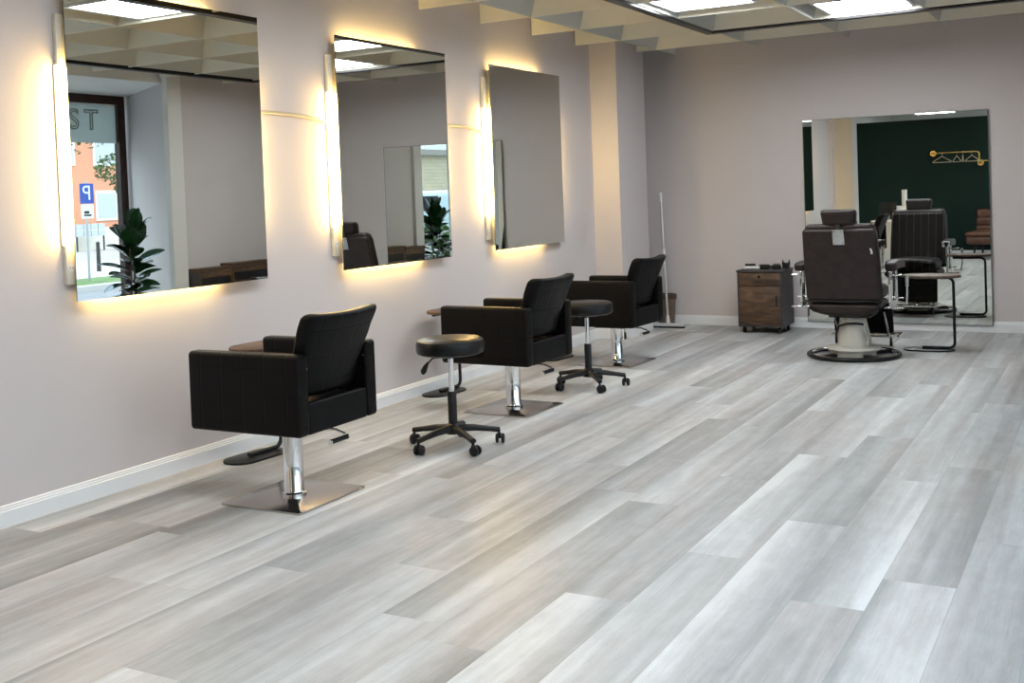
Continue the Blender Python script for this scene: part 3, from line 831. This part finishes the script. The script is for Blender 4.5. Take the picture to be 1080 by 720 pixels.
m = MB(); m.tube([(0, 0, .31), (.01, .01, .7), (0, .0, 1.0), (.005, 0, 1.18)], .012, 8, rr=[.013, .011, .009, .006]); m.tube([(.03, -.04, .31), (-.04, -.08, .7), (-.06, -.10, 1.0)], .01, 8, rr=[.011, .009, .005]); m.build('stem', STEM, pl)
m = MB(); rp = random.Random(11)
for i in range(40):
    z = .42+.74*i/39; a = i*2.4+rp.uniform(-.3, .3); el = .15+.95*(i/39)**1.6+rp.uniform(-.1, .2)
    d = Vector((math.cos(a)*math.cos(el), math.sin(a)*math.cos(el), math.sin(el)))
    b0 = Vector((0, 0, z)) if i % 3 else Vector((-.05, -.08, min(z, 1.0)))
    L = rp.uniform(.24, .34); leaf_mesh(m, b0+d*.03, d, L, L*.29, rp.uniform(-.5, .5), rp.uniform(.05, .35))
leaf_mesh(m, (0, 0, 1.16), (.05, .05, 1), .24, .07, .3, 0)
m.build('foliage', LEAF, pl)

# clothes rail with hangers on the green wall
cr = thing('clothes_rail', 'brass clothes rail fixed to the dark green partition wall', 'clothes rail', (0, 0, 0))
ZR = 1.865
m = MB(); m.tube([(1.40, .005, ZR), (1.40, .20, ZR), ]+[(1.42, .24, ZR), (1.46, .25, ZR)]+[(2.16, .25, ZR), (2.19, .25, ZR-.01), (2.20, .25, ZR-.04), (2.20, .25, ZR-.17), (2.20, .21, ZR-.2), (2.20, .005, ZR-.2)], .013, 12); m.build('tube', BRASS, cr)
m = MB(); m.cyl((1.40, .0, ZR), (1.40, .022, ZR), .055, 24); m.build('flange', BRASS, cr)
m = MB(); m.cyl((2.20, .0, ZR-.2), (2.20, .022, ZR-.2), .055, 24); m.build('flange', BRASS, cr)
m = MB(); m.tube([(2.20, .25, ZR-.17), (2.34, .25, ZR-.17), (2.50, .25, ZR-.17)], .011, 10); m.build('side_arm', BRASS, cr)
def make_hanger(label):
    t = thing('clothes_hanger', label, 'clothes hanger', (0, 0, 0), 0, 'pale hangers on the brass rail')
    m = MB(); m.tube([(-.165, 0, -.17), (-.155, 0, -.175), (0, 0, -.175), (.155, 0, -.175), (.165, 0, -.17), (.155, 0, -.157), (0, 0, -.068), (-.155, 0, -.157)], .0065, 8, close=True); m.build('frame', pbr('pale_hanger', (.55, .48, .33), .4), t)
    m = MB(); m.tube([(0, 0, -.068), (0, 0, -.035)]+[(0, .017*math.sin(R(a)), -.003-.017*math.cos(R(a))+.0) for a in (0, 40, 80, 120, 160, 200, 240)][:], .0025, 6); m.build('hook', CHROME, t)
    return t
h1 = make_hanger('pale clothes hanger hanging flat near the left flange of the rail')
h1.location = (1.58, .25, ZR+.006); h1.rotation_euler.z = R(8)
dup(h1, (1.83, .25, ZR+.006), R(58), 'pale clothes hanger turned edge-on in the middle of the rail')
dup(h1, (1.93, .25, ZR+.006), R(80), 'pale clothes hanger seen as a thin line right of the middle one')
dup(h1, (2.08, .25, ZR+.006), R(40), 'pale clothes hanger at the right end of the brass rail')

# brown lounge armchair
ac = thing('lounge_chair', 'reddish brown segmented leather lounge chair by the green wall', 'armchair', (2.42, .75, 0), R(10))
m = MB(); m.rbox(-.33, .33, -.22, .38, .25, .40, .06, (4, 4, 1), 4); m.rbox(-.33, .33, -.22, .40, .385, .47, .04, (4, 4, 1), 4); m.build('seat', RBROWN, ac)
for i in range(3):
    m = MB(); m.rbox(-.33, .33, -.40-.03*i, -.22-.03*i, .40+.14*i, .56+.14*i, .05, (4, 1, 1), 4); m.build('back_cushion', RBROWN, ac)
for sx in (-1, 1):
    for sy in (-.28, .28):
        m = MB(); m.tube([(sx*.2, sy*.7, .26), (sx*.24, sy, 0)], .02, 10, rr=[.022, .014]); m.build('leg', PLAST, ac)

# reception desk with vase
rd = thing('reception_desk', 'pale grey reception desk seen in the back mirror left of the barber chair', 'desk', (0, 0, 0))
m = MB(); m.box(.66, 1.50, 1.35, 1.95, .0, .70); m.build('body', GREYP, rd, smooth=False)
m = MB(); m.box(.64, 1.52, 1.33, 1.97, .70, .725); m.build('counter_top', WHITEP, rd, smooth=False)
m = MB(); m.box(.98, 1.50, 1.40, 1.60, .7255, .96); m.build('raised_shelf', WHITEP, rd, smooth=False)
t = MB(); t.lathe([(0, 0), (.042, 0), (.045, .01), (.045, .27), (.040, .275), (.036, .265), (.036, .02), (0, .018)], 24, c=(1.12, 1.50, .961)); o = t.build('white_vase', WHITEP); tag(o, 'tall white cylindrical vase standing on the reception desk', 'vase')
t = thing('computer_monitor', 'thin dark monitor on stand at the edge of the reception desk', 'monitor', (.86, 1.62, .726), R(20))
m = MB(); m.rbox(-.16, .16, -.012, .012, .10, .30, .005, (1, 1, 1), 1); m.build('screen', PLAST, t)
m = MB(); m.box(-.015, .015, -.03, -.013, .005, .16); m.box(-.08, .08, -.07, .05, 0, .008); m.build('stand', SHELL, t, smooth=False)

# ------------------------------------------------------------------ shop windows
def window(name, ya, yb, frame, z0=.12, z1=2.71, film=None):
    t = bpy.data.objects.new(name, None); COL.objects.link(t); t.location = (XO, 0, 0); struct(t)
    fw = .10
    m = MB(); m.box(-.03, .05, ya, ya+fw, z0, z1); m.box(-.03, .05, yb-fw, yb, z0, z1); m.box(-.03, .05, ya+fw, yb-fw, z0, z0+fw); m.box(-.03, .05, ya+fw, yb-fw, z1-fw, z1)
    m.build('window_frame', frame, t, smooth=False)
    m = MB(); m.box(.010, .016, ya+fw, yb-fw, z0+fw, z1-fw); m.build('pane', GLASS, t, smooth=False)
    return t
w1 = window('window_1', 6.55, 9.155, FRAMEB)
m = MB(); m.box(.0175, .0185, 6.66, 9.05, 2.165, 2.605); m.build('frosted_film', FILM, w1, smooth=False)
window('window_2', 4.35, 6.54, FRAMEL)
window('window_3', 1.75, 4.34, FRAMEL)
window('window_4', -.9, 1.74, FRAMEL)
def text(body, size, loc, rot, mat, parent, name, outline=0, ext=.001):
    cu = bpy.data.curves.new(name, 'FONT'); cu.body = body; cu.size = size; cu.align_x = 'CENTER'; cu.align_y = 'CENTER'
    if outline:
        cu.fill_mode = 'NONE'; cu.bevel_depth = outline; cu.bevel_resolution = 1; cu.resolution_u = 6
    else: cu.extrude = ext
    cu.materials.append(mat)
    tmp = bpy.data.objects.new(name, cu); COL.objects.link(tmp)
    dg = bpy.context.evaluated_depsgraph_get(); dg.update()
    me = bpy.data.meshes.new_from_object(tmp.evaluated_get(dg)); bpy.data.objects.remove(tmp); me.name = name
    if not me.materials: me.materials.append(mat)
    o = bpy.data.objects.new(name, me); COL.objects.link(o); o.location = loc; o.rotation_euler = rot
    if parent: o.parent = parent
    return o
# lettering reads from the street: x -> +y, y -> +z, facing +x
GLET = pbr('grey_green_lettering', (.25, .285, .265), .5)
text('S', .32, (.016, 8.47, 2.415), (R(90), 0, R(90)), GLET, w1, 'lettering', .008)
text('T', .32, (.016, 8.71, 2.415), (R(90), 0, R(90)), GLET, w1, 'lettering', .008)

# ------------------------------------------------------------------ street outside
GZ = -.3
asph = pbr('asphalt', (.22, .22, .23), .85, noise=.15, nscale=4)
pave = pbr('pavement_slabs', (.42, .40, .38), .85, noise=.12, nscale=2)
def ebox(name, mat, *b): return sbox(name, mat, *b)
ebox('ground_road', asph, XO+2.2, 15.9, -45, 60, GZ-.25, GZ-.12)
ebox('ground_pavement', pave, XO+.16, XO+2.2, -45, 60, GZ-.25, GZ+.05)
ebox('ground_far_pavement', pave, 18.4, 60, -45, 80, GZ-.25, GZ)
ebox('ground_kerb', pbr('kerb_stone', (.5, .49, .46), .8), 15.9, 16.2, -45, 80, GZ-.25, GZ+.01)
m = MB(); m.box(16.2, 18.4, -45, 80, GZ-.25, GZ-.0005); g = m.build('grass_strip', pbr('verge_grass', (.10, .17, .05), .95, noise=.4, nscale=3), smooth=False); tag(g, 'green grass verge along the far side of the street', 'grass', kind='stuff')

b = thing('apartment_house', 'orange rendered house across the street with white framed windows', 'building', (34, 0, GZ))
m = MB(); m.box(0, 9, 18, 52, .95, 9.0); m.build('wall', pbr('orange_render', (.72, .32, .19), .9, noise=.05, nscale=.4), b, smooth=False)
m = MB(); m.box(-.03, 9, 18, 52, 0, .95); m.build('plinth', pbr('cream_plinth', (.72, .68, .60), .9), b, smooth=False)
WFR = pbr('white_surround', (.78, .77, .73), .7); SHUT = pbr('pale_shutter', (.50, .54, .55), .6)
for (y, z, ww, h_) in [(33.15, 1.35, .95, 1.05), (31.0, 3.70, .95, 1.6), (33.3, 3.70, 1.3, 1.6), (36.0, 1.35, .95, 1.05), (36.0, 3.7, 1.0, 1.6), (39.0, 1.35, .95, 1.05), (39, 3.7, 1.0, 1.6), (28.5, 3.7, 1.0, 1.6), (28.3, 1.35, .95, 1.05), (25.5, 3.7, 1, 1.6)]:
    m = MB(); m.box(-.05, 0, y-ww/2-.12, y+ww/2+.12, z-.12, z+h_+.12); f = m.build('window_surround', WFR, b, smooth=False)
    m = MB(); m.box(-.07, -.051, y-ww/2, y+ww/2, z, z+h_); m.build('shutter', SHUT, f, smooth=False)
m = MB(); m.box(-.06, 0, 30.2, 31.3, 0, 2.25); d_ = m.build('house_door', pbr('brown_house_door', (.16, .07, .04), .6), b, smooth=False)
m = MB(); m.prism([(-.5, 17.6), (9.4, 17.6), (9.4, 52.4), (-.5, 52.4)], 9.0, 9.3); m.build('roof', pbr('roof', (.2, .09, .06), .9), b, smooth=False)
t = thing('mailbox_panel', 'grey panel of letter boxes before the orange house', 'mailbox', (33.2, 31.6, GZ))
m = MB()
for i in range(4):
    for j in range(2): m.box(0, .15, -.72+.37*i, -.38+.37*i, .62+.27*j, .86+.27*j)
m.build('boxes', SHUT, t, smooth=False)
m = MB(); m.box(.04, .08, -.7, -.64, 0, .62); m.box(.04, .08, .66, .72, 0, .62); m.build('post', DSTEEL, t, smooth=False)

ps = thing('parking_sign', 'blue parking sign with white P on a grey post across the street', 'sign', (17.5, 18.25, GZ))
m = MB(); m.cyl((0, 0, 0), (0, 0, 2.40), .030, 12); m.build('post', SHELL, ps)
m = MB(); m.box(-.045, -.035, -.20, .20, 1.86, 2.34); pn = m.build('panel', pbr('sign_blue', (.015, .07, .38), .4), ps, smooth=False)
text('P', .50, (-.047, 0, 2.10), (R(90), 0, R(-90)), WHITEP, pn, 'letter', 0, .002)
m = MB(); m.box(-.045, -.035, -.18, .18, 1.50, 1.84); pn2 = m.build('lower_panel', WHITEP, ps, smooth=False)
m = MB(); m.box(-.048, -.0455, -.11, .11, 1.56, 1.60); m.rbox(-.048, -.0455, -.10, .05, 1.62, 1.68, .001, (1, 1, 1), 1); m.build('symbol', PLAST, pn2, smooth=False)
m = MB(); m.lathe([(0, 0), (.06, 0), (.05, .75), (.055, .80), (0, .84)], 14, c=(20.5, 21.1, GZ)); o = m.build('bollard', DSTEEL); tag(o, 'dark street bollard right of the parking sign', 'bollard')

def tree(loc, r, zc, label, n=1500, hgt=None, seed=1, name='street_tree', ls=.13):
    rr = random.Random(seed)
    t = thing(name, label, 'tree' if 'tree' in name else 'bush', loc)
    m = MB()
    if hgt:
        m.tube([(0, 0, 0), (.05, .03, zc*.5), (0, 0, zc)], .1, 10, rr=[.14, .10, .05])
        for i in range(7):
            a = rr.uniform(0, 6.28); m.tube([(0, 0, zc*(.55+.05*i)), (math.cos(a)*r*.5, math.sin(a)*r*.5, zc+rr.uniform(-.3, .5)*r)], .03, 6, rr=[.05, .015])
    else:
        for i in range(6):
            a = rr.uniform(0, 6.28); m.tube([(0, 0, 0), (math.cos(a)*r*.4, math.sin(a)*r*.4, zc)], .02, 6)
    m.build('trunk' if hgt else 'twigs', STEM, t)
    m = MB(); blobs = [(Vector((rr.uniform(-1, 1), rr.uniform(-1, 1), rr.uniform(-.5, .7)))*r*.6, r*rr.uniform(.35, .55)) for _ in range(9)]
    for i in range(n):
        c, br = rr.choice(blobs); d = Vector((rr.gauss(0, 1), rr.gauss(0, 1), rr.gauss(0, 1))).normalized()
        p = Vector((0, 0, zc))+c+d*br*rr.uniform(.6, 1.0)
        a = Vector((rr.gauss(0, 1), rr.gauss(0, 1), rr.gauss(0, .5))).normalized(); bb = a.cross(Vector((rr.gauss(0, 1), rr.gauss(0, 1), rr.gauss(0, 1)))).normalized()
        s = ls*rr.uniform(.6, 1.2)
        v = [m.bm.verts.new(q) for q in (p-a*s, p-bb*s*.5, p+a*s, p+bb*s*.5)]; m.bm.faces.new(v)
    m.build('foliage', TLEAF, t, smooth=False)
tree((15.2, 15.2, GZ), 2.2, 4.0, 'leafy green street tree before the orange house', 5000, True, 3, ls=.07)
tree((26.0, 27.6, GZ), 1.5, 2.9, 'small leafy tree beside the parking sign', 3500, True, 5, ls=.08)
# beige house seen through the second window
b = thing('stone_house', 'low beige stone house with flat roof across the street', 'building', (23, 0, GZ))
m = MB(); m.box(0, 8, -30, -8.0, 0, 3.6); m.build('wall', brick_mat('beige_stone', (.62, .54, .40), (.54, .47, .35), (.42, .37, .29), 1.6), b, smooth=False)
m = MB(); m.box(-.25, 8.2, -30.3, -7.8, 3.6, 3.85); m.build('roof', pbr('grey_roof', (.33, .30, .28), .8), b, smooth=False)
t = thing('panel_van', 'pale blue white van parked across the street', 'van', (17.9, -12.2, GZ), R(90))
m = MB(); m.rbox(-2.4, 2.4, -.9, .9, .35, 1.95, .22, (3, 2, 2), 4, lambda u, w_: Vector((w_.x-(.55*max(0, u.z)*max(0, u.x)), w_.y*(1-.06*max(0, u.z)), w_.z))); m.build('body', pbr('pale_blue_paint', (.50, .62, .68), .3, coat=.5), t)
m = MB(); m.box(.6, 1.5, -.93, .93, 1.25, 1.75); m.build('side_window', PLAST, t, smooth=False)
for sx in (-1.5, 1.5):
    for sy in (-.8, .8):
        m = MB(); m.cyl((sx, sy-.11, .34), (sx, sy+.11, .34), .34, 24); m.build('wheel', PLAST, t)
for i, (x, y, lab) in enumerate([(13.2, -6.4, 'round green bush at the kerb before the van'), (10.4, -2.0, 'round green planter bush on the near pavement')]):
    tree((x, y, GZ if i == 0 else GZ), .7, .55, lab, 1100, None, 20+i, 'green_bush', .09)
tree((19.6, -10.0, GZ), 1.5, 3.2, 'small leafy tree beside the beige house', 1500, True, 9)

# ------------------------------------------------------------------ world and view
wd = bpy.data.worlds.new('World'); scn.world = wd; wd.use_nodes = True
nt = wd.node_tree; bg = nt.nodes['Background']
tc = nt.nodes.new('ShaderNodeTexCoord'); nz = nt.nodes.new('ShaderNodeTexNoise'); nz.inputs['Scale'].default_value = 2.2; nz.inputs['Detail'].default_value = 5
rp_ = nt.nodes.new('ShaderNodeValToRGB'); rp_.color_ramp.elements[0].color = (.60, .76, 1, 1); rp_.color_ramp.elements[1].color = (.86, .94, 1, 1)
rp_.color_ramp.elements[0].position = .4; rp_.color_ramp.elements[1].position = .6
nt.links.new(tc.outputs['Generated'], nz.inputs['Vector']); nt.links.new(nz.outputs['Fac'], rp_.inputs[0]); nt.links.new(rp_.outputs[0], bg.inputs[0])
sz = nt.nodes.new('ShaderNodeSeparateXYZ'); nt.links.new(tc.outputs['Generated'], sz.inputs[0])
mr = nt.nodes.new('ShaderNodeMapRange'); nt.links.new(sz.outputs[2], mr.inputs[0])     # overcast sky: brighter overhead
mr.inputs[1].default_value = 0; mr.inputs[2].default_value = .8; mr.inputs[3].default_value = 2.5; mr.inputs[4].default_value = 8.0
nt.links.new(mr.outputs[0], bg.inputs[1])

cam = bpy.data.cameras.new('camera'); co = bpy.data.objects.new('camera', cam); COL.objects.link(co)
f = Vector((-0.4838, 0.8747, -0.0273)).normalized()
yaw, pitch, roll = R(28.951), R(1.565), R(-2.109)
fw = Vector((-math.sin(yaw)*math.cos(pitch), math.cos(yaw)*math.cos(pitch), -math.sin(pitch)))
r0 = Vector((math.cos(yaw), math.sin(yaw), 0)); u0 = r0.cross(fw)
Rv = r0*math.cos(roll)+u0*math.sin(roll); Uv = u0*math.cos(roll)-r0*math.sin(roll)
M = Matrix(((Rv.x, Uv.x, -fw.x, 4.391), (Rv.y, Uv.y, -fw.y, 0), (Rv.z, Uv.z, -fw.z, 1.4), (0, 0, 0, 1)))
co.matrix_world = M
cam.sensor_width = 36; cam.lens = 38.742; cam.shift_y = -.11397; cam.clip_start = .05; cam.clip_end = 300
scn.camera = co
vs = scn.view_settings; vs.view_transform = 'Standard'; vs.look = 'None'; vs.gamma = 1; vs.use_curve_mapping = False
vs.exposure = -0.27
cy = scn.cycles
cy.use_denoising = True; cy.max_bounces = 10; cy.diffuse_bounces = 5; cy.glossy_bounces = 6; cy.transparent_max_bounces = 12
cy.caustics_reflective = False; cy.caustics_refractive = False; cy.sample_clamp_indirect = 6
